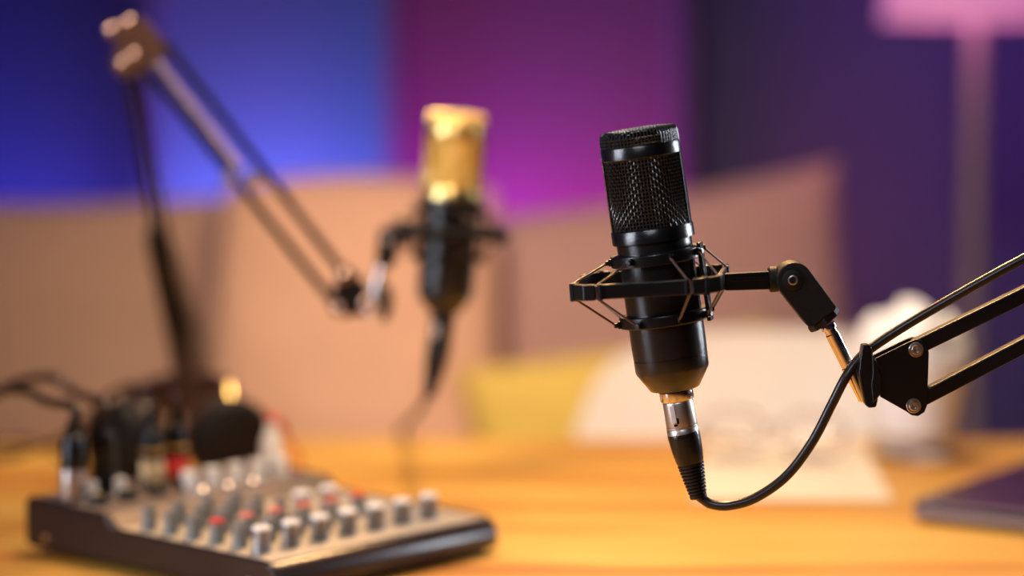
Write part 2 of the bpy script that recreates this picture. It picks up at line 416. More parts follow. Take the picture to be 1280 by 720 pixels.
# ------------------------------------------------------------------ condenser microphone (unit: 0.46 mm, z up from the bottom of the body)
U = 0.000467
def build_mic(label, mx, gold=False, nv=70, nh=20, rib0=66):
    t = thing('condenser_microphone', label, 'microphone', mx)
    K = mx @ SCL(U)
    head = M['gold'] if gold else M['black']; wire = M['goldw'] if gold else M['wire']; fo = M['goldfoam'] if gold else M['foam']
    b = MB(K); b.lathe([(0, 0), (29, 0), (31, 1), (45.4, 24), (46.2, 27), (46.4, 41.2), (45.6, 41.6), (45.6, 42.6), (46.4, 43), (47, 60), (47, 188)], 96)
    link_mesh('body', b, M['black'], t)
    b = MB(K); b.lathe([(46, 188), (50.5, 188), (51.5, 189), (51.5, 204), (50.5, 205.5), (46, 205.5)], 96, cap0=False, cap1=False)
    link_mesh('lower_band', b, head, t)
    b = MB(K); b.lathe([(46, 293), (49.5, 293), (50.3, 294), (50.3, 307), (49.5, 308.5), (46, 308.5)], 96, cap0=False, cap1=False)
    link_mesh('upper_band', b, head, t)
    # inner foam
    b = MB(K); b.lathe([(0, 200), (43.5, 200), (43.5, 316), (42.5, 322), (38, 325), (0, 326)], 48); link_mesh('inner_screen', b, fo, t)
    # woven side grille
    b = MB(K); wr = 0.66; off = 0.85; z0, z1 = 205, 293.5; r0 = 47.6
    dz = (z1 - z0) / nh
    for i in range(nv):
        a = 2 * math.pi * i / nv; pts = []
        for k in range(2 * nh + 1):
            z = z0 + dz * k / 2; ph = math.cos(math.pi * (k - 1) / 2) if k % 2 else 0
            s_ = off * ph * (1 if i % 2 else -1)
            pts.append(((r0 + s_) * math.sin(a), -(r0 + s_) * math.cos(a), z))
        b.tube(pts, wr, 5, caps=False)
    for k in range(nh):
        z = z0 + dz * (k + 0.5); pts = []
        for i in range(2 * nv):
            a = math.pi * i / nv
            sg = (1 if (i // 2) % 2 else -1) * (-1 if k % 2 else 1) if i % 2 == 0 else 0
            s_ = -off * sg
            pts.append(((r0 + s_) * math.sin(a), -(r0 + s_) * math.cos(a), z))
        b.tube(pts, wr, 5, closed=True)
    link_mesh('side_grille', b, wire, t)
    # woven dome
    b = MB(K); Rr = 48.2; pitch = 4.3
    def hz(x, y):
        q = min(1.0, math.hypot(x, y) / Rr)
        return 308 + 19.5 * max(0, 1 - q ** 16) ** 0.5 + 1.5 * (1 - q * q)
    nn = int(Rr // pitch)
    for ax in (0, 1):
        for i in range(-nn, nn + 1):
            c = i * pitch * 1.0; hw = math.sqrt(max(0, Rr * Rr - c * c)) ; pts = []
            if hw < 4: continue
            cnt = 64
            for k in range(cnt + 1):
                ph = -math.pi / 2 + math.pi * k / cnt; s_ = hw * math.sin(ph)
                wv = 0.6 * math.cos(math.pi * s_ / pitch) * (1 if (i % 2) else -1) * (1 if ax else -1)
                x, y = (s_, c) if ax == 0 else (c, s_)
                q = math.hypot(x, y) / Rr
                zz = hz(x, y) + wv * (1 - q ** 6)
                pts.append((x, y, zz))
            b.tube(pts, wr, 5, caps=False)
    for k, z in enumerate((310.5, 314.5, 318.5)):
        pts = [((Rr + (0.5 if i % 2 else -0.4)) * math.sin(math.pi * i / 35), -(Rr + (0.5 if i % 2 else -0.4)) * math.cos(math.pi * i / 35), z) for i in range(70)]
        b.tube(pts, wr, 5, closed=True)
    for i in range(70):
        a = 2 * math.pi * i / 70; rr_ = [(Rr + 0.3, 308), (Rr + 0.5, 314), (Rr + 0.2, 320), (Rr - 0.8, 324), (Rr - 3, 327), (Rr - 7, 328.4)]
        b.tube([(r * math.sin(a), -r * math.cos(a), z) for r, z in rr_], wr, 5, caps=False)
    link_mesh('top_grille', b, wire, t)
    for q in (0, 180):
        b = MB(K)
        prof = []
        N = 8; vs = []; fs = []
        for z in (205, 293):
            for r in (46, 50.2):
                for i in range(N + 1):
                    a = R(rib0 + q + 36 * i / N); vs.append((r * math.sin(a), -r * math.cos(a), z))
        s1 = N + 1
        for i in range(N):
            fs += [(i, i + 1, s1 + i + 1, s1 + i), (2 * s1 + i, 3 * s1 + i, 3 * s1 + i + 1, 2 * s1 + i + 1),
                   (s1 + i, s1 + i + 1, 3 * s1 + i + 1, 3 * s1 + i), (i, 2 * s1 + i, 2 * s1 + i + 1, i + 1)]
        fs += [(0, s1, 3 * s1, 2 * s1), (N, 2 * s1 + N, 3 * s1 + N, s1 + N)]
        b.add(vs, fs); link_mesh('side_rail', b, head, t)
    b = MB(K); b.lathe([(22.5, 0.2), (22.5, -2.0), (21.6, -2.6), (0, -2.6)], 48, cap0=False); link_mesh('socket', b, M['matte'], t)
    return t

Y1 = 1.40
mic1 = TR(V(844, 486, Y1)) @ rotY(-8.5)
build_mic('black condenser microphone in sharp focus with dark mesh head', mic1)

# ------------------------------------------------------------------ shock mount
def az(r, a, z): return (r * math.sin(R(a)), -r * math.cos(R(a)), z)
def build_mount(label, micm, ring_tilt, rot, strips=(72, 200), zc=132, dx=0.0):
    org = micm @ Vector((0, 0, zc * U))
    mx = TR(org) @ rotY(ring_tilt) @ TR((dx * U, 0, 0))
    t = thing('shock_mount', label, 'shock mount', mx)
    KM = micm @ SCL(U)                    # collars follow the microphone
    KR = mx @ rotZ(-rot * -1) @ SCL(U)    # ring frame
    inv = KM.inverted()
    for z0, nm in ((161, 'upper_collar'), (84.5, 'lower_collar')):
        b = MB(KM)
        b.lathe([(47.3, z0), (56, z0), (57, z0 + 1), (57, z0 + 12), (56.6, z0 + 13.4), (55.8, z0 + 14.2), (54.4, z0 + 14.5), (47.3, z0 + 14.5), (47.3, z0)], 96, cap0=False, cap1=False)
        for a in (-80, -36, 15, 60, 105, 150, 195, 238):
            zt = z0 + (8 if z0 > 100 else 6)
            b.box((0, 0, 0), (5, 5, 9), mx=TR(az(58.5, a, zt)) @ rotZ(a), bev=0.8)
            b.lathe([(0, -3.5), (3.0, -3.5), (3.4, 0), (3.0, 3.5), (0, 3.5)], 14, mx=TR(az(61.5, a, zt)) @ rotZ(a) @ rotX(90))
        link_mesh(nm, b, M['blackp'], t)
    for a in strips:
        b = MB(KM); b.box((0, 0, 0), (15, 5, 98), mx=TR(az(57.5, a, 130)) @ rotZ(a), bev=0.8); link_mesh('side_clip', b, M['blackp'], t)
    # chamfered square ring: corner blocks and bars
    A, Lh, h = 95, 57, 9.8
    for q in range(4):
        b = MB(KR); m = rotZ(90 * q)
        o = [(Lh + 1.5, -A), (A, -Lh - 1.5), (A - 6, -Lh + 6), (A - 12, -Lh + 1), (Lh - 1, -A + 12), (Lh - 4, -A + 7)]
        o = [(Lh + 2, -A), (Lh + 17, -A + 3), (A - 3, -Lh - 17), (A, -Lh - 2), (A - 9, -Lh - 2), (A - 11, -Lh - 13), (Lh + 13, -A + 11), (Lh + 2, -A + 9)]
        b.prism([Vector((x, y, 0)) for x, y in o], (0, 0, -h), (0, 0, h), 1.6, mx=m)
        # moulded notch lips
        b.prism([Vector((x, y, 0)) for x, y in [(Lh + 18, -A + 2), (Lh + 22, -A + 6), (Lh + 14, -A + 15), (Lh + 10, -A + 11)]], (0, 0, -h - 1.2), (0, 0, h + 1.2), 0.8, mx=m)
        link_mesh('corner_block', b, M['blackp'], t)
        b = MB(KR)
        b.box((0, -A + 6, 0), (2 * Lh - 3, 6.5, 18.5), bev=1.4, mx=m)
        b.box((0, -A + 7, 0), (2 * Lh + 8, 4.5, 13), bev=0.8, mx=m)
        for sx in (-1, 1): b.box((sx * (Lh - 4.5), -A + 4.5, 0), (5, 8, 20), bev=1.2, mx=m)
        link_mesh('ring_bar', b, M['blackp'], t)
    # elastic cords, one zigzag per corner
    hooks = {0: (15, 60), 1: (105, 150), 2: (195, 238), 3: (-80, -36)}
    RI = KM.inverted() @ KR
    def spread(pa, pb): return [pa, pb]
    for q in range(4):
        b = MB(KM)
        ca = rotZ(90 * q)
        gap0 = RI @ (ca @ Vector((Lh + 0.5, -A + 4, 0)).to_4d()).to_3d() if False else RI @ (ca @ Vector((Lh + 0.2, -A + 3, 0)))
        gap1 = RI @ (ca @ Vector((A - 3, -Lh - 0.2, 0)))
        hk = hooks[q]
        # order hooks so each gap takes the nearer hook
        for (g, ha) in ((gap0, hk[0]), (gap1, hk[1])):
            for zz, sg in ((169, 1), (90.5, -1)):
                hp = Vector(az(61.5, ha, zz)); rp = g + Vector((0, 0, sg * 7))
                d = (rp - hp).normalized(); sd = d.cross(Vector((0, 0, 1))).normalized() * 2.2
                b.tube([hp + sd, rp + sd * 1.1], 1.45, 8); 
            b.tube([g + Vector((0, 0, 8)), g + Vector((0, 0, -8))], 1.5, 8)
        link_mesh('elastic_cord', b, M['cord'], t)
    return t, mx, KR

mt1, m1x, K1 = build_mount('black shock mount around the black microphone, held by the right arm', mic1, -4.2, -8.5, zc=136, dx=-11)

# px-plane prism helpers
def pxprism(b, outline, Y, d0, d1, bev=0.0):
    b.prism([V(x, y, Y) for x, y in outline], (0, d0, 0), (0, d1, 0), bev)
def pxcyl(b, px, py, Y, prof, n=32):
    """lathe whose axis points towards the viewer (-y)"""
    b.lathe(prof, n, mx=frame(V(px, py, Y), (0, -1, 0)))
def hexbolt(parent, px, py, Y, r, name='bolt', mtl=None):
    b = MB(); pxcyl(b, px, py, Y, [(r, 0), (r, 0.0010), (r * 0.9, 0.0018), (r * 0.55, 0.0022), (r * 0.5, 0.0008), (0, 0.0006)], 32)
    return link_mesh(name, b, mtl or M['nickel'], parent)
PX1 = Y1 / F

# arm of the mount: bar, flange, knuckle, nut
b = MB(); pxprism(b, [(902, 343.5), (906, 341.5), (962, 338.5), (964, 340), (965, 359.5), (962, 361), (908, 362.5), (902, 361)], Y1, -0.0045, 0.0045, 0.0007)
pxprism(b, [(912, 347), (958, 344.7), (958, 349), (912, 351.3)], Y1, -0.0052, 0.0, 0.0002)
link_mesh('mount_arm', b, M['blackp'], mt1)
ax = (V(972, 349, Y1) - V(960, 350, Y1)).normalized()
b = MB(frame(V(961, 349.5, Y1), ax)); b.lathe([(0, 0), (0.0068, 0), (0.0075, 0.0008), (0.0075, 0.0046), (0.0068, 0.0054), (0, 0.0054)], 40)
link_mesh('flange', b, M['knucklem'], mt1)
kd = Vector((37, 49)).normalized(); kn = Vector((kd.y, -kd.x)); c0 = Vector((991, 349)); c1 = Vector((1027, 396))
def knuckle_outline(r0, w1):
    o = []
    a0 = math.atan2(kn.y, kn.x)
    for i in range(25):
        a = a0 - math.pi * i / 24; o.append((c0.x + r0 * math.cos(a), c0.y + r0 * math.sin(a)))
    e = c1 - kd * 3
    o += [tuple(e - kn * w1 * 1.0), tuple(c1 - kn * (w1 - 3)), tuple(c1 + kn * (w1 - 3)), tuple(e + kn * w1)]
    return o
ko = knuckle_outline(22.5, 21.5)
b = MB(); pxprism(b, ko, Y1, -0.0105, 0.0105, 0.0012)
link_mesh('swivel_knuckle', b, M['knucklem'], mt1)
b = MB(); pxcyl(b, 991, 350, Y1 - 0.0103, [(0.0062, 0), (0.0062, 0.0009), (0.0056, 0.0013), (0, 0.0013)]); link_mesh('hub_cap', b, M['knucklem'], mt1)
b = MB(); pxcyl(b, 991, 350, Y1 - 0.0114, [(0.0029, 0), (0.0029, 0.0009), (0.0022, 0.0011), (0.0018, 0.0002), (0, 0.0001)]); link_mesh('swivel_bolt', b, M['nickel'], mt1)
nd = (V(1031.5, 402, Y1) - V(1028, 397.4, Y1)).normalized()
b = MB(frame(V(1027, 396, Y1), nd)); b.lathe([(0, 0), (0.0100, 0), (0.0104, 0.0006), (0.0104, 0.0034), (0.0098, 0.0040), (0.0, 0.0040)], 8, sharp=True)
link_mesh('collar_nut', b, M['knucklem'], mt1)

# ------------------------------------------------------------------ boom arm holding microphone 1
arm1 = thing('boom_arm', 'black scissor boom arm entering from the right with two parallel bars', 'boom arm', (0.62, Y1 + 0.01, 0.75))
b = MB(); p0, p1 = V(1034, 405, Y1), V(1082, 500, Y1)
dd = (p1 - p0).normalized()
L_ = (p1 - p0).length
b = MB(frame(p0, dd)); b.lathe([(0, 0), (0.0042, 0), (0.0046, 0.0006), (0.0046, 0.0030), (0.0036, 0.0034), (0.0036, 0.006), (0.0041, 0.0066), (0.0041, L_ * 0.55), (0.0045, L_ * 0.56), (0.0045, L_ * 0.6), (0.0041, L_ * 0.61), (0.0041, L_ - 0.001), (0.003, L_), (0, L_)], 36)
link_mesh('stud', b, M['chrome'], arm1)
# clamp block that grips the stud, behind the wing nut
plate = [(1092, 446), (1133, 426), (1142, 422.5), (1150, 424), (1156, 430), (1158.5, 439), (1157, 484), (1156, 505), (1153, 513), (1145, 518), (1137, 517), (1130, 512), (1098, 494)]
for q, (d0, d1) in enumerate(((-0.0075, -0.0055), (0.0055, 0.0075))):
    b = MB(); pxprism(b, plate, Y1 + 0.006, d0, d1, 0.0004); link_mesh('end_plate', b, M['blackm'], arm1)
b = MB(); pxprism(b, [(1070, 462), (1094, 450), (1120, 446), (1120, 486), (1094, 488), (1076, 482)], Y1 + 0.006, -0.0054, 0.0054, 0.0008); link_mesh('clamp_block', b, M['blackm'], arm1)
# lozenge wing nut seen nearly edge on
b = MB()
wc = V(1085, 469, Y1 - 0.012)
loz = [(-8.5, -39), (0, -39.5), (3, -36), (9, -12), (14, 0), (11, 30), (9, 39), (0, 40), (-5, 36), (-12, 4), (-13, -4)]
b.prism([V(1085 + x, 469 + y, Y1 - 0.012) for x, y in loz], (0, -0.0045, 0), (0, 0.0045, 0), 0.0011)
b.prism([V(1085 + x, 469 + y, Y1 - 0.012) for x, y in [(3, -30), (13, -8), (16, 2), (13, 24), (4, 34), (2, 10), (4, -5)]], (0.0, -0.0062, 0), (0.0, 0.0052, 0), 0.0009)
link_mesh('wing_nut', b, M['blackp'], arm1)
# bars; they carry on to a hinge outside the frame
hx = 1600
def bar(nm, x0, ya, yb, x1, yc, yd, parent, Y, dep=0.0050, m=None):
    b = MB(); pxprism(b, [(x0, ya), (x1, yc), (x1, yd), (x0, yb)], Y, -dep, dep, 0.0009); return link_mesh(nm, b, m or M['blackm'], parent)
sl = (357 - 424) / (1280 - 1142)
bar('arm_bar', 1139, 425.5, 446.5, hx, 425.5 + sl * (hx - 1139), 446.5 + sl * (hx - 1139) , arm1, Y1 + 0.006)
sl2 = (420 - 484.5) / (1280 - 1157)
bar('arm_bar', 1139, 494, 514.5, hx, 494 + sl2 * (hx - 1139), 514.5 + sl2 * (hx - 1139) + 2, arm1, Y1 + 0.006)
for x, y in ((1145, 437), (1142, 507)):
    b = MB(); pxcyl(b, x, y, Y1 - 0.0015, [(0.0044, 0), (0.0044, 0.0006), (0.0040, 0.0010), (0.0040, 0.0004), (0.0030, 0.0004), (0.0030, 0.0022), (0.0026, 0.0026), (0.0016, 0.0026), (0.0014, 0.0010), (0, 0.0008)], 32)
    link_mesh('bolt', b, M['nickel'], arm1)
# hinge and lower arm, to a foot standing on the table (outside the frame on the right)
hy = 425.5 + sl * (hx - 1139)
b = MB(); pxprism(b, [(hx - 20, hy - 12), (hx + 50, hy - 20), (hx + 60, hy + 60), (hx + 20, hy + 95), (hx - 20, hy + 85)], Y1 + 0.006, -0.0085, -0.0055, 0.0004)
pxprism(b, [(hx - 20, hy - 12), (hx + 50, hy - 20), (hx + 60, hy + 60), (hx + 20, hy + 95), (hx - 20, hy + 85)], Y1 + 0.006, 0.0055, 0.0085, 0.0004); link_mesh('hinge_plate', b, M['blackm'], arm1)
h3 = V(hx + 30, hy + 40, Y1 + 0.006); base = Vector((h3.x + 0.12, Y1 + 0.006, 0.75))
for k in (-1, 1):
    b = MB(); b.tube([h3 + Vector((k * 0.011, 0, 0)), base + Vector((k * 0.011, 0, 0.03))], 0.005, 10); link_mesh('lower_bar', b, M['blackm'], arm1)
b = MB(TR(base)); b.lathe([(0, 0), (0.045, 0), (0.045, 0.006), (0.02, 0.012), (0.02, 0.045), (0, 0.045)], 40); link_mesh('foot', b, M['blackm'], arm1)

# ------------------------------------------------------------------ cable with plug below microphone 1
base1 = V(844, 484, Y1)
cab = thing('microphone_cable', 'black cable with silver plug hanging in a loop from the black microphone', 'cable', base1)
d1 = (V(854.4, 543, Y1) - base1).normalized()
def plug(parent, org, d, boot_d, names=('plug_collar', 'plug_barrel', 'latch', 'strain_relief'), k=1.0, metal=None, xh=(1, 0, 0)):
    metal = metal or M['nickel']
    m = frame(org, d, xh) @ SCL(U * k)
    b = MB(m); b.lathe([(0, -2), (20.5, -2), (21.3, 0), (21.3, 14.5), (20.5, 16), (18, 16), (17.5, 18)], 48, cap1=False); link_mesh(names[0], b, M['chrome'] if metal is M['nickel'] else metal, parent)
    b = MB(m); b.lathe([(17.5, 16), (18.6, 17), (19.2, 19), (19.6, 46), (19.4, 48), (19.9, 48.6), (19.9, 51), (19.4, 51.6), (20, 52.4), (20.1, 59), (19.2, 59.5)], 48); link_mesh(names[1], b, metal, parent)
    b = MB(m); b.box((-9.5, 17.2, 31), (6.5, 4, 22), bev=0.8)
    for zz in (24, 27, 30, 33, 36): b.box((-9.5, 18.8, zz), (5, 1.6, 1.2))
    link_mesh(names[2], b, M['latchm'], parent)
    b = MB(m); b.box((-4.2, 18.1, 40), (4.5, 2.2, 8), bev=0.7); b.box((-6.5, 17.6, 45), (8, 2.2, 3), bev=0.6); link_mesh('latch_slot', b, M['matte'], parent)
    o2 = org + d * (59 * U * k); m2 = frame(o2, boot_d, xh) @ SCL(U * k)
    prof = [(0, -3), (19, -3), (20.2, -1), (20.3, 4), (19.5, 20), (17.5, 36), (16, 39)]
    z = 39
    for i in range(9):
        r = 16 - i * 0.62; prof += [(r + 0.9, z + 1), (r + 0.9, z + 2.8), (r - 1.8, z + 3.2), (r - 1.8, z + 4.3)]; z += 4.4
    prof += [(11, z + 0.5), (11, z + 5), (9, z + 6), (0, z + 6)]
    b = MB(m2); b.lathe(prof, 48); link_mesh(names[3], b, M['blackp'], parent)
    return o2 + boot_d * ((z + 3) * U * k)
bd = (V(872.5, 620, Y1) - V(854.6, 545, Y1)).normalized()
tip = plug(cab, base1, d1, bd)
path = [tip, V(880, 625, Y1), V(890, 630.5, Y1 - 0.001), V(912, 632, Y1 - 0.003), V(945, 622, Y1 - 0.005), V(983, 595, Y1 - 0.006), V(1015, 553, Y1 - 0.007), V(1040, 505, Y1 - 0.008),
        V(1057, 472, Y1 - 0.009), V(1075, 447, Y1 - 0.006), V(1100, 427.5, Y1 - 0.003), V(1140, 402, Y1 - 0.002), V(1200, 367, Y1 - 0.004), V(1280, 323, Y1 - 0.006), V(1400, 262, Y1 - 0.004), V(1600, 190, Y1 + 0.03)]
hb = base + Vector((0.03, 0.06, 0.0035))
path += [h3 + Vector((0.04, 0.04, -0.02)), hb + Vector((0, 0, 0.08)), hb, hb + Vector((0.12, 0.05, 0))]
b = MB(); pp = spline(path, 10); rr = [0.00285] * len(pp); b.tube(pp, rr, 14); link_mesh('cord', b, M['rubber'], cab)

# ------------------------------------------------------------------ second microphone set (gold head)
Y2 = 1.87
mic2 = TR(V(555, 388, Y2)) @ rotY(4.0)
build_mic('condenser microphone with a gold mesh head, blurred behind the mixer', mic2, gold=True, nv=60, nh=18, rib0=60)
mt2, m2x, K2 = build_mount('black shock mount around the gold-headed microphone', mic2, 2.5, 6, strips=(-80, 100))
b = MB(); pxprism(b, [(512, 293), (486, 292), (486, 307), (512, 309)], Y2, -0.0045, 0.0045, 0.0007); link_mesh('mount_arm', b, M['blackp'], mt2)
b = MB(); pxprism(b, [(474, 286), (494, 283), (499, 290), (496, 326), (488, 334), (474, 332), (471, 322)], Y2, -0.0105, 0.0105, 0.0012); link_mesh('swivel_knuckle', b, M['knucklem'], mt2)
hexbolt(mt2, 485, 300, Y2 - 0.0103, 0.003, 'swivel_bolt')

arm2 = thing('boom_arm', 'tall folded scissor boom arm on the left holding the gold-headed microphone', 'boom arm', T(250, 546, 0.75))
YH = 1.87
b = MB(); p0, p1 = V(478, 330, Y2), V(463, 392, Y2)
b.tube([p0, p1], 0.0042, 20); link_mesh('stud', b, M['chrome'], arm2)
for d0, d1 in ((-0.0075, -0.0055), (0.0055, 0.0075)):
    b = MB(); pxprism(b, [(424, 332), (437, 334), (462, 362), (468, 380), (458, 392), (424, 396), (414, 388), (414, 376)], YH + 0.004, d0, d1, 0.0004); link_mesh('end_plate', b, M['blackm'], arm2)
b = MB(); b.prism([V(484 + x, 378 + y, YH - 0.012) for x, y in [(-5, -24), (4, -22), (8, 0), (2, 24), (-8, 22), (-9, 2)]], (0, -0.004, 0), (0, 0.004, 0), 0.001); link_mesh('wing_nut', b, M['blackp'], arm2)
b = MB(); b.tube([V(484, 378, YH - 0.010), V(462, 378, YH)], 0.003, 12); link_mesh('clamp_bolt', b, M['nickel'], arm2)
def pbar(nm, a, c, wpx, Ya, Yc, parent, m=None, dep=0.0045):
    pa, pb = V(*a, Ya), V(*c, Yc); d = (pb - pa); L = d.length; f = frame(pa, d, (0, 1, 0))
    b = MB(f); b.box((0, 0, L / 2), (dep * 2, wpx * Ya / F, L), bev=0.0009); return link_mesh(nm, b, m or M['blackm'], parent)
pbar('arm_bar', (205, 52), (432, 344), 10, YH, YH, arm2)
pbar('arm_bar', (172, 74), (424, 386), 10, YH, YH, arm2)
# tension springs between the bars and their clips
def spring(parent, pa, pb, r, turns, wire):
    d = (pb - pa); f = frame(pa, d); b = MB(); N = turns * 12
    b.tube([f @ Vector((r * math.cos(2 * math.pi * i / 12), r * math.sin(2 * math.pi * i / 12), d.length * i / N)) for i in range(N + 1)], wire, 5); return link_mesh('tension_spring', b, M['steel'], parent)
for a, c in (((196, 78), (300, 212)),):
    spring(arm2, V(*a, YH), V(*c, YH), 0.0034, 46, 0.0008)
for a in ((287, 222), (317, 224)):
    b = MB(); b.box((0, 0, 0), (0.011, 0.014, 0.009), mx=TR(V(*a, YH)) @ rotY(40), bev=0.001); link_mesh('spring_clip', b, M['nickel'], arm2)
# top hinge
hp = [(140, 30), (178, 22), (196, 40), (212, 66), (178, 92), (152, 98), (140, 84), (148, 56)]
for d0, d1 in ((-0.0080, -0.0058), (0.0058, 0.0080)):
    b = MB(); pxprism(b, hp, YH + 0.002, d0, d1, 0.0005); link_mesh('hinge_plate', b, mat('bronze_bracket', (0.10, 0.055, 0.04), 0.35, metal=0.5, var=0.1), arm2)
domem = mat('bolt_bronze', (0.55, 0.42, 0.38), 0.2, metal=1.0, var=0.05)
for x, y in ((138, 38), (160, 29), (153, 80), (168, 70), (457, 379), (430, 345), (424, 386)):
    b = MB(); pxcyl(b, x, y, YH - 0.0068, [(0.0052, 0), (0.0050, 0.0012), (0.0042, 0.0026), (0.0028, 0.0036), (0.0012, 0.0041), (0, 0.0042)], 28); link_mesh('bolt', b, domem, arm2)
YB2 = 2.165
def YY(t): return YH + (YB2 - YH) * t
pbar('lower_bar', (157, 84), (196, 300), 10, YH, YY(0.5), arm2)
pbar('lower_sleeve', (195, 292), (246, 536), 24, YY(0.48), YB2, arm2, dep=0.009, m=M['knucklem'])
pbar('lower_bar', (172, 78), (214, 320), 7, YH + 0.01, YY(0.55), arm2)
spring(arm2, V(212, 312, YY(0.55)), V(268, 490, YY(0.9)), 0.0055, 40, 0.0011)
b = MB(); b.tube([V(268, 490, YY(0.9)), V(262, 530, YB2)], 0.004, 10); link_mesh('spring_rod', b, M['steel'], arm2)
cb = V(250, 546, YB2); cb.z = 0.75
b = MB(TR((cb.x, TB - 0.02, 0)))
b.box((0, 0, 0.757), (0.045, 0.06, 0.012), bev=0.002); b.box((0, 0.033, 0.715), (0.04, 0.010, 0.096), bev=0.002); b.box((0, 0.005, 0.672), (0.04, 0.06, 0.010), bev=0.002)
b.lathe([(0.016, 0.0), (0.016, 0.035), (0.012, 0.038), (0, 0.038)], 28, mx=TR((0, -0.015, 0.763)))
link_mesh('table_clamp', b, M['blackm'], arm2)
b = MB(TR((cb.x, TB - 0.03, 0.62))); b.lathe([(0.004, 0), (0.004, 0.088), (0.012, 0.088), (0.012, 0.091)], 16); b.box((0, 0, 0), (0.04, 0.005, 0.008)); link_mesh('clamp_screw', b, M['steel'], arm2)

cab2 = thing('microphone_cable', 'dark cable and plug hanging below the gold-headed microphone', 'cable', V(554, 392, Y2))
tip2 = plug(cab2, V(554.5, 390, Y2), (V(548, 440, Y2) - V(554.5, 390, Y2)).normalized(), (V(540, 485, Y2) - V(549, 440, Y2)).normalized(), metal=M['blackm'])
b = MB(); b.tube(spline([tip2, V(536, 492, Y2 + 0.01), V(526, 510, 1.93), V(512, 528, 2.06), V(503, 540, TB + 0.015), Vector((V(503, 540, TB).x, TB + 0.035, 0.70)), Vector((V(503, 540, TB).x, TB + 0.04, 0.35)), Vector((V(503, 540, TB).x + 0.05, TB + 0.1, 0.004)), Vector((V(503, 540, TB).x + 0.3, TB + 0.1, 0.004))], 8), 0.003, 10)
link_mesh('cord', b, mat('brown_rubber', (0.06, 0.022, 0.015), 0.5, bump=0.1), cab2)

# ------------------------------------------------------------------ mixer
ANG = 49.0; MA = T(345, 708, 0.774)
MX = Matrix((( math.cos(R(ANG)), -math.sin(R(ANG)), 0, MA.x), (math.sin(R(ANG)), math.cos(R(ANG)), 0, MA.y), (0, 0, 1, 0.75), (0, 0, 0, 1)))
mixer = thing('audio_mixer', 'compact audio mixer with rows of knobs and plugged cables', 'audio mixer', MX)
WX, DY = 0.214, 0.256
# side profile (y = depth away from the user, z)
prof = [(0, 0.004), (0, 0.017), (0.004, 0.0235), (0.010, 0.0255), (0.158, 0.0285), (0.168, 0.0370), (0.250, 0.0400), (DY, 0.037), (DY, 0.006), (0.250, 0.004)]
for x0, x1 in ((-0.0005, 0.0045), (WX - 0.0045, WX + 0.0005)):
    b = MB(MX); b.prism([Vector((x0, y, z)) for y, z in prof], (0, 0, 0), (x1 - x0, 0, 0), 0.0022); link_mesh('side_cheek', b, M['mixside'], mixer)
b = MB(MX)
inner = [(0.003, 0.003), (0.003, 0.016), (0.007, 0.0215), (0.160, 0.0245), (0.171, 0.0335), (DY - 0.004, 0.0365), (DY - 0.004, 0.003)]
b.prism([Vector((0.0040, y, z)) for y, z in inner], (0, 0, 0), (WX - 0.008, 0, 0), 0.0008); link_mesh('chassis', b, M['mixside'], mixer)
b = MB(MX); b.prism([Vector((0, y, z)) for y, z in [(0.001, 0.004), (-0.001, 0.006), (-0.0025, 0.011), (-0.0025, 0.014), (-0.001, 0.018), (0.002, 0.0215), (0.006, 0.0238), (0.009, 0.0246), (0.009, 0.004)]], (0.002, 0, 0), (WX - 0.002, 0, 0), 0.0018); b.wn = False; b.sm = [True] * len(b.sm); link_mesh('front_lip', b, M['mixside'], mixer)
b = MB(MX); b.prism([Vector((0.0048, y, z)) for y, z in [(0.009, 0.0240), (0.009, 0.0252), (0.158, 0.0278), (0.158, 0.0262)]], (0, 0, 0), (WX - 0.0096, 0, 0)); link_mesh('front_panel', b, M['mixtop'], mixer)
b = MB(MX); b.prism([Vector((0.0048, y, z)) for y, z in [(0.158, 0.0262), (0.158, 0.0278), (0.169, 0.0366), (0.250, 0.0394), (0.250, 0.0380), (0.170, 0.0348)]], (0, 0, 0), (WX - 0.0096, 0, 0)); link_mesh('jack_panel', b, M['mixrear'], mixer)
# raised side insets and screws on the left cheek
b = MB(MX); b.prism([Vector((-0.0010, y, z)) for y, z in [(0.172, 0.024), (0.172, 0.0325), (0.245, 0.0355), (0.245, 0.024)]], (0, 0, 0), (0.002, 0, 0), 0.0006); link_mesh('side_inset', b, M['mixside'], mixer)
for y, z in ((0.232, 0.013), (0.025, 0.011)):
    b = MB(MX @ TR((-0.0004, y, z)) @ rotY(-90)); b.lathe([(0.0030, 0), (0.0030, 0.0008), (0.0022, 0.0016), (0, 0.0018)], 20); link_mesh('screw', b, M['chrome'], mixer)
for x in (0.02, WX - 0.02):
    for y in (0.02, DY - 0.02):
        b = MB(MX @ TR((x, y, 0))); b.lathe([(0.006, 0), (0.007, 0.004)], 16); link_mesh('rubber_foot', b, M['matte'], mixer)
def panel_z(y): return 0.0252 + 0.0026 * (y - 0.009) / 0.149 if y < 0.158 else 0.0366 + 0.0028 * (y - 0.169) / 0.081
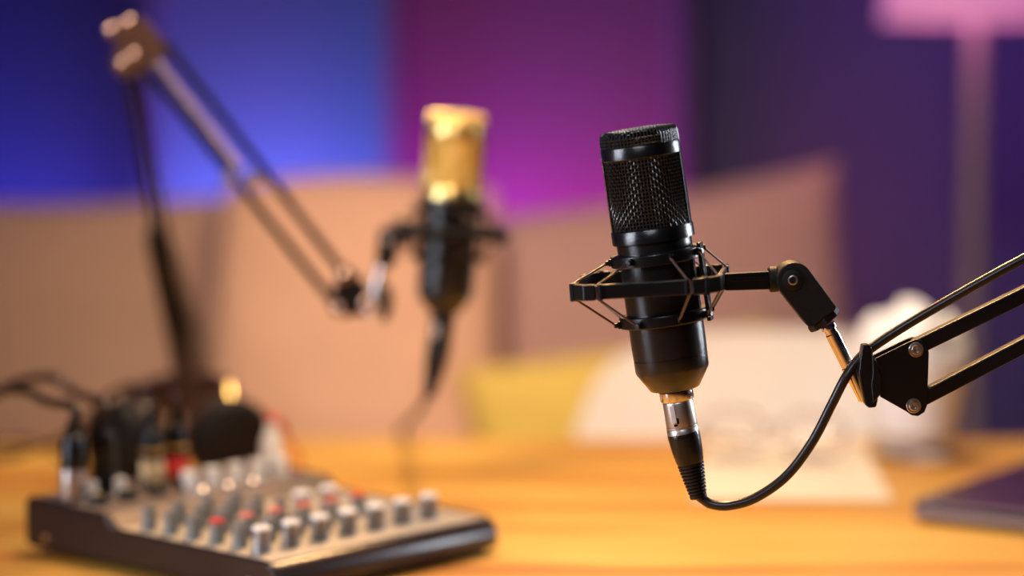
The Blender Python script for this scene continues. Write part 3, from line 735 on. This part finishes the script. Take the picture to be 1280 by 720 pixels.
def knob(x, y, r, h, body, cap, skirt=True):
    z = panel_z(y) - 0.0006; m = MX @ TR((x, y, z))
    b = MB(m); n = 36; vs = []; fs = []
    prof = [(r * 1.08, 0), (r * 1.08, 0.0015), (r, 0.003), (r * 0.94, h * 0.9)]
    for (rr_, zz) in prof:
        for i in range(n):
            q = 1.0 if (i % 3) else 0.94
            a = 2 * math.pi * i / n; vs.append((rr_ * q * math.sin(a), -rr_ * q * math.cos(a), zz))
    for j in range(3):
        for i in range(n): fs.append((j * n + i, j * n + (i + 1) % n, (j + 1) * n + (i + 1) % n, (j + 1) * n + i))
    fs.append(tuple(3 * n + i for i in range(n)))
    b.add(vs, fs); k = link_mesh('knob', b, body, mixer)
    b = MB(m); b.lathe([(r * 0.95, h * 0.87), (r * 0.96, h * 0.96), (r * 0.86, h), (0, h * 1.01)], 28)
    b.box((0, -r * 0.45, h * 1.01), (r * 0.12, r * 0.7, 0.0006)); link_mesh('knob_cap', b, cap, k)
X0, DX = 0.0205, 0.0266
for i in range(7): knob(X0 + DX * i, 0.035, 0.0064, 0.0175, M['knob'], M['white'])
for j, (y, cap) in enumerate(((0.056, None), (0.077, 'red'), (0.099, None), (0.121, None), (0.142, None))):
    for i in range(7):
        x = X0 + DX * i - 0.001 * j
        if cap == 'red':
            if i > 5: continue
            knob(x, y, 0.0052, 0.0165, M['knobdark'], M['salmon'] if i in (1, 2, 3, 4) else M['red'])
        elif i >= 4:
            if j == 3 and i in (4, 5): knob(x - 0.001, 0.103, 0.0066, 0.018, M['knob'], M['white'])
            elif j == 5 - 1 and i == 6: continue
            elif j in (1,): continue
        else:
            knob(x, y, 0.0052, 0.0165, M['knobdark'], M['knob'])
# trim knobs on the raised rear panel
for i in range(5): knob(0.100 + 0.0225 * i, 0.196, 0.0060, 0.014, M['white'], M['white'])
for i in range(3):                                     # polished jack rings
    m = MX @ TR((0.094 + 0.0245 * i, 0.176, panel_z(0.176)))
    b = MB(m); b.lathe([(0.0050, 0), (0.0050, 0.004), (0.0040, 0.0052), (0.0022, 0.0056), (0.0022, 0.001), (0, 0.001)], 24); link_mesh('jack_ring', b, M['chrome'], mixer)
for x, y in ((0.030, 0.221), (0.053, 0.218)):
    knob(x, y, 0.0055, 0.012, M['white'], M['white'])
for i in range(4):
    m = MX @ TR((0.020 + 0.0265 * i, 0.200, panel_z(0.200)))
    b = MB(m); b.lathe([(0.0078, 0), (0.0078, 0.002), (0.0062, 0.0062), (0.0048, 0.0066), (0.0036, 0.0010), (0, 0.0010)], 24); link_mesh('jack_socket', b, M['dark'], mixer)
    b = MB(m); b.lathe([(0.0036, 0.0062), (0.0036, 0.0078), (0.0026, 0.0078), (0.0026, 0.0062)], 20, cap0=False, cap1=False); link_mesh('jack_ring', b, M['gold'], mixer)

# plugs standing in the mixer
def mixp(x, y, dz=-0.0): return MX @ Vector((x, y, panel_z(y) + dz))
def xlr_up(label, x, y, metal, body, pathpts, lean=(0, 0, 1), hgt=0.88, group=None):
    o = mixp(x, y, 0.0)
    t = thing('cable_plug', label, 'cable plug', o, group)
    d = Vector(lean).normalized(); m = frame(o, d)
    k = hgt
    b = MB(m); b.lathe([(0, 0), (0.0090, 0), (0.0095, 0.001), (0.0095, 0.023 * k), (0.0088, 0.0235 * k), (0.0088, 0.024 * k), (0, 0.024 * k)], 32); link_mesh('barrel', b, metal, t)
    b = MB(m); pr = [(0.0090, 0.024 * k), (0.0095, 0.026 * k), (0.0094, 0.042 * k), (0.0082, 0.050 * k)]
    for i in range(4): pr += [(0.0072 - i * 0.0005, (0.051 + i * 0.003) * k), (0.0060 - i * 0.0005, (0.0525 + i * 0.003) * k)]
    pr += [(0.0042, 0.064 * k), (0, 0.064 * k)]
    b.lathe(pr, 32); link_mesh('boot', b, body, t)
    tip = m @ Vector((0, 0, 0.062 * k))
    b = MB(); b.tube(spline([tip, tip + d * 0.010] + pathpts, 10), 0.0036, 12); link_mesh('cord', b, M['rubber'], t)
    return t
xlr_up('silver-barrelled plug with black boot standing at the mixer corner nearest the left edge', 0.0150, 0.222, M['nickel'], M['blackp'],
       [V(58, 502, 1.74), V(32, 489, 1.76), V(-5, 493, 1.80), V(-70, 540, 1.85), Vector((-0.60, 1.95, 0.7545)), Vector((-0.9, 1.9, 0.7545))], lean=(0.01, 0.13, 1))
xlr_up('all-black plug beside the silver-barrelled one, its cable arching left', 0.047, 0.226, M['blackm'], M['blackp'],
       [V(95, 492, 1.80), V(68, 473, 1.82), V(30, 476, 1.85), V(-20, 500, 1.88), V(-80, 560, 1.92), Vector((-0.62, 2.02, 0.7545)), Vector((-0.95, 2.05, 0.7545))])
def jack_up(label, x, y, ring, h, pathpts, boot=None, r=0.0082, cord=None):
    o = mixp(x, y); t = thing('cable_plug', label, 'cable plug', o); m = TR(o)
    b = MB(m); b.lathe([(0, 0), (r * 0.9, 0), (r * 0.9, 0.004), (r * 0.6, 0.0045), (0, 0.0045)], 28); link_mesh('collar', b, M['dark'], t)
    b = MB(m); b.lathe([(0, 0.004), (r * 0.9, 0.004), (r * 0.9, 0.007), (r * 1.05, 0.008), (r * 1.05, 0.0170), (r, 0.0178), (0, 0.0178)], 28); link_mesh('colour_ring', b, ring, t)
    b = MB(m); b.lathe([(0, 0.0175), (r, 0.0175), (r, h * 0.62), (r * 0.8, h * 0.68), (r * 0.8, h * 0.74), (r * 0.6, h * 0.76), (r * 0.5, h), (0, h)], 28); link_mesh('barrel', b, boot or M['blackp'], t)
    b = MB(m); b.lathe([(r * 0.9, h * 0.45), (r * 1.04, h * 0.455), (r * 1.04, h * 0.49), (r * 0.9, h * 0.495)], 28, cap0=False, cap1=False); link_mesh('trim_ring', b, M['gold'], t)
    tip = o + Vector((0, 0, h - 0.002))
    b = MB(); b.tube(spline([tip, tip + Vector((0, 0, 0.008))] + pathpts, 10), 0.0022, 10); link_mesh('cord', b, cord or M['rubber'], t)
jack_up('black jack plug with a cream ring in the mixer rear panel', 0.094, 0.229, M['cream'], 0.054,
        [V(178, 488, 1.86), V(158, 482, 1.89), V(128, 500, 1.93), V(80, 545, 2.0), Vector((-0.48, 2.06, 0.7525)), Vector((-0.8, 2.12, 0.7525))])
jack_up('black jack plug with a red ring in the mixer rear panel', 0.117, 0.229, M['red'], 0.054,
        [V(214, 490, 1.90), V(192, 482, 1.93), V(160, 492, 1.97), V(120, 535, 2.05), Vector((-0.45, 2.12, 0.7525)), Vector((-0.8, 2.17, 0.7525))])
jack_up('short white plug standing at the right rear of the mixer', 0.196, 0.212, M['white'], 0.036,
        [V(342, 522, 1.84), V(352, 528, 1.86), V(362, 550, 1.90), T(372, 578, 0.7525), T(330, 566, 0.7525), T(300, 560, 0.7525)], boot=M['white'], r=0.0078, cord=M['red'])

# ------------------------------------------------------------------ headphones behind the mixer
YHP = 1.97
hc1, hc2 = V(152, 530, YHP - 0.02), V(288, 543, YHP + 0.0)
rcup = 0.036
hc1.z = hc2.z = 0.75 + rcup
hph = thing('headphones', 'black over-ear headphones standing behind the mixer', 'headphones', Vector(((hc1.x + hc2.x) / 2, YHP, 0.75)))
for c, s in ((hc1, -1), (hc2, 1)):
    d = Vector((s * 0.55, -0.83, 0.0)) if s < 0 else Vector((0.45, -0.89, 0.0))
    m = frame(c, d)
    b = MB(m); b.lathe([(0, -0.006), (rcup * 0.9, -0.006), (rcup * 0.98, -0.002), (rcup * 0.98, 0.006), (rcup * 0.85, 0.013), (rcup * 0.5, 0.017), (0, 0.018)], 48); cup = link_mesh('ear_cup', b, M['knucklem'], hph)
    b = MB(m); b.lathe([(rcup * 0.45, 0.0168), (rcup * 0.56, 0.0175), (rcup * 0.56, 0.0150)], 40, cap0=False, cap1=False); link_mesh('trim_ring', b, M['knucklem'], cup)
    b = MB(m)
    pr = [(rcup * 0.72 + rcup * 0.26 * math.cos(a_), -0.015 + 0.011 * math.sin(a_)) for a_ in [2 * math.pi * i / 16 for i in range(17)]]
    b.lathe(pr, 48, cap0=False, cap1=False); link_mesh('ear_pad', b, M['leather'], hph)
    b = MB(); b.tube([c + Vector((0, 0.002, rcup * 0.6)), c + Vector((-s * 0.002, 0.015, rcup * 0.95)), c + Vector((-s * 0.004, 0.025, rcup * 1.12))], 0.005, 12); link_mesh('yoke', b, M['leather'] if s < 0 else M['gold'], hph)  # right yoke coloured gold to stand in for a yellow glint
mid = (hc1 + hc2) / 2; hw = (hc2.x - hc1.x) / 2
b = MB(); pts = []
for i in range(33):
    a = math.pi * i / 32; pts.append(Vector((mid.x - hw * math.cos(a) * 1.0, mid.y + 0.02 + 0.085 * math.sin(a), hc1.z + rcup * 0.50 + 0.008 * math.sin(a))))
vs = []; fs = []
for p in pts:
    for (dy, dz) in ((-0.005, -0.017), (0.005, -0.017), (0.005, 0.017), (-0.005, 0.017)):
        n_ = Vector((p.x - mid.x, p.y - mid.y, 0)).normalized(); vs.append(p + n_ * dy + Vector((0, 0, dz)))
for i in range(32):
    for k in range(4): fs.append((i * 4 + k, i * 4 + (k + 1) % 4, (i + 1) * 4 + (k + 1) % 4, (i + 1) * 4 + k))
b.add(vs, fs); link_mesh('headband', b, M['leather'], hph)
b = MB(); b.tube(spline([hc1 + Vector((0, 0.0, -rcup * 0.85)), hc1 + Vector((-0.03, 0.03, -0.026)), Vector((hc1.x - 0.07, YHP + 0.10, 0.7525)), T(40, 552, 0.7525), T(-80, 556, 0.7525)], 10), 0.0023, 10); link_mesh('cord', b, M['rubber'], hph)

# ------------------------------------------------------------------ paper, spectacles, cup with tissue
b = MB(); pa = [T(866, 627), T(1116, 627), T(1077, 556), T(880, 556)]
b.prism([Vector((p.x, p.y, 0.7502)) for p in pa], (0, 0, 0), (0, 0, 0.0012)); tag(link_mesh('paper_sheets', b, M['paper']), 'small pale stack of paper lying on the table below the spectacles', 'paper')
gc = T(965, 577, 0.7515); gx = TR(gc) @ rotZ(-8)
sp = thing('spectacles', 'clear-framed spectacles folded on the pale paper', 'spectacles', gx)
for s in (-1, 1):
    b = MB(gx); pts = [Vector((s * 0.034 + 0.027 * math.copysign(abs(math.cos(a_)) ** 0.7, math.cos(a_)), 0, 0.023 + 0.021 * math.copysign(abs(math.sin(a_)) ** 0.7, math.sin(a_)))) for a_ in [2 * math.pi * i / 40 for i in range(40)]]
    b.tube(pts, 0.0022, 8, closed=True); rim = link_mesh('rim', b, M['clear'], sp)
    b = MB(gx); n_ = len(pts); b.add([p + Vector((0, -0.0007, 0)) for p in pts] + [p + Vector((0, 0.0007, 0)) for p in pts], [tuple(range(n_)), tuple(range(n_, 2 * n_))[::-1]] + [(i, i + n_, (i + 1) % n_ + n_, (i + 1) % n_) for i in range(n_)], False); link_mesh('lens', b, M['lens'], rim)
    b = MB(gx); b.tube(spline([(s * 0.063, 0, 0.030), (s * 0.064, -0.010, 0.030), (s * 0.055, -0.016 - 0.006 * (s > 0), 0.026), (-s * 0.030, -0.019 - 0.006 * (s > 0), 0.012), (-s * 0.052, -0.02 - 0.006 * (s > 0), 0.0035)], 8), 0.0024, 8); link_mesh('temple', b, M['clear'], sp)
b = MB(gx); b.tube(spline([(-0.008, 0, 0.030), (0, -0.002, 0.034), (0.008, 0, 0.030)], 6), 0.0022, 8); link_mesh('bridge', b, M['clear'], sp)

cpos = T(1141, 570, 0.75)
cup = thing('tumbler', 'white frosted tumbler stuffed with crumpled tissue, at the right', 'tumbler', cpos)
b = MB(TR(cpos)); b.lathe([(0, 0.0), (0.033, 0.0), (0.034, 0.002), (0.0355, 0.022), (0.033, 0.022), (0.031, 0.005), (0, 0.005)], 48); link_mesh('clear_base', b, M['clear'], cup)
b = MB(TR(cpos)); b.lathe([(0, 0.0225), (0.0355, 0.0225), (0.0455, 0.085), (0.0470, 0.088), (0.0455, 0.089), (0.0435, 0.086), (0.0335, 0.026), (0, 0.026)], 48); link_mesh('cup_wall', b, M['cup'], cup)
b = MB()
bm = bmesh.new(); bmesh.ops.create_icosphere(bm, subdivisions=5, radius=1.0)
for v in bm.verts:
    p = v.co.copy(); k = 1 + 0.16 * noise.noise(p * 1.6 + Vector((3, 1, 2))) + 0.16 * abs(noise.noise(p * 3.5)) + 0.05 * noise.noise(p * 9)
    x, y, z = p * k; z += 0.14 * math.cos((x - 0.05) * 6.5) * max(0, z)
    if z < 0: x *= 1 + 0.35 * z; y *= 1 + 0.35 * z
    v.co = Vector((x * 0.044, y * 0.042, z * 0.045))
b.addbm(bm, TR(cpos + Vector((-0.003, 0, 0.088 + 0.002))) , True)
tag(link_mesh('crumpled_tissue', b, M['tissue']), 'crumpled white tissue bulging out of the frosted tumbler', 'tissue')

# ------------------------------------------------------------------ laptop
la = T(1141, 640, 0.758); e1 = Vector((math.cos(R(56)), math.sin(R(56)), 0)); e2 = Vector((math.cos(R(-33)), math.sin(R(-33)), 0))
lt = thing('laptop', 'closed dark laptop at the right edge of the table', 'laptop', (la.x, la.y, 0.75))
def lapbox(z0, z1, m, nm, ins=0.0, bev=0.002):
    b = MB(); o = Vector((la.x, la.y, 0)) + (e1 + e2) * ins
    b.prism([o + Vector((0, 0, z0)), o + e1 * (0.22 - 2 * ins) + Vector((0, 0, z0)), o + e1 * (0.22 - 2 * ins) + e2 * (0.31 - 2 * ins) + Vector((0, 0, z0)), o + e2 * (0.31 - 2 * ins) + Vector((0, 0, z0))], (0, 0, 0), (0, 0, z1 - z0), bev); link_mesh(nm, b, m, lt)
lapbox(0.7525, 0.7610, M['laptopside'], 'base'); lapbox(0.7613, 0.7672, M['laptop'], 'lid')
for u_, v_ in ((0.02, 0.02), (0.2, 0.02), (0.02, 0.29), (0.2, 0.29)):
    p = Vector((la.x, la.y, 0.75)) + e1 * u_ + e2 * v_
    b = MB(TR(p)); b.lathe([(0.006, 0), (0.006, 0.003)], 16); link_mesh('rubber_foot', b, M['matte'], lt)
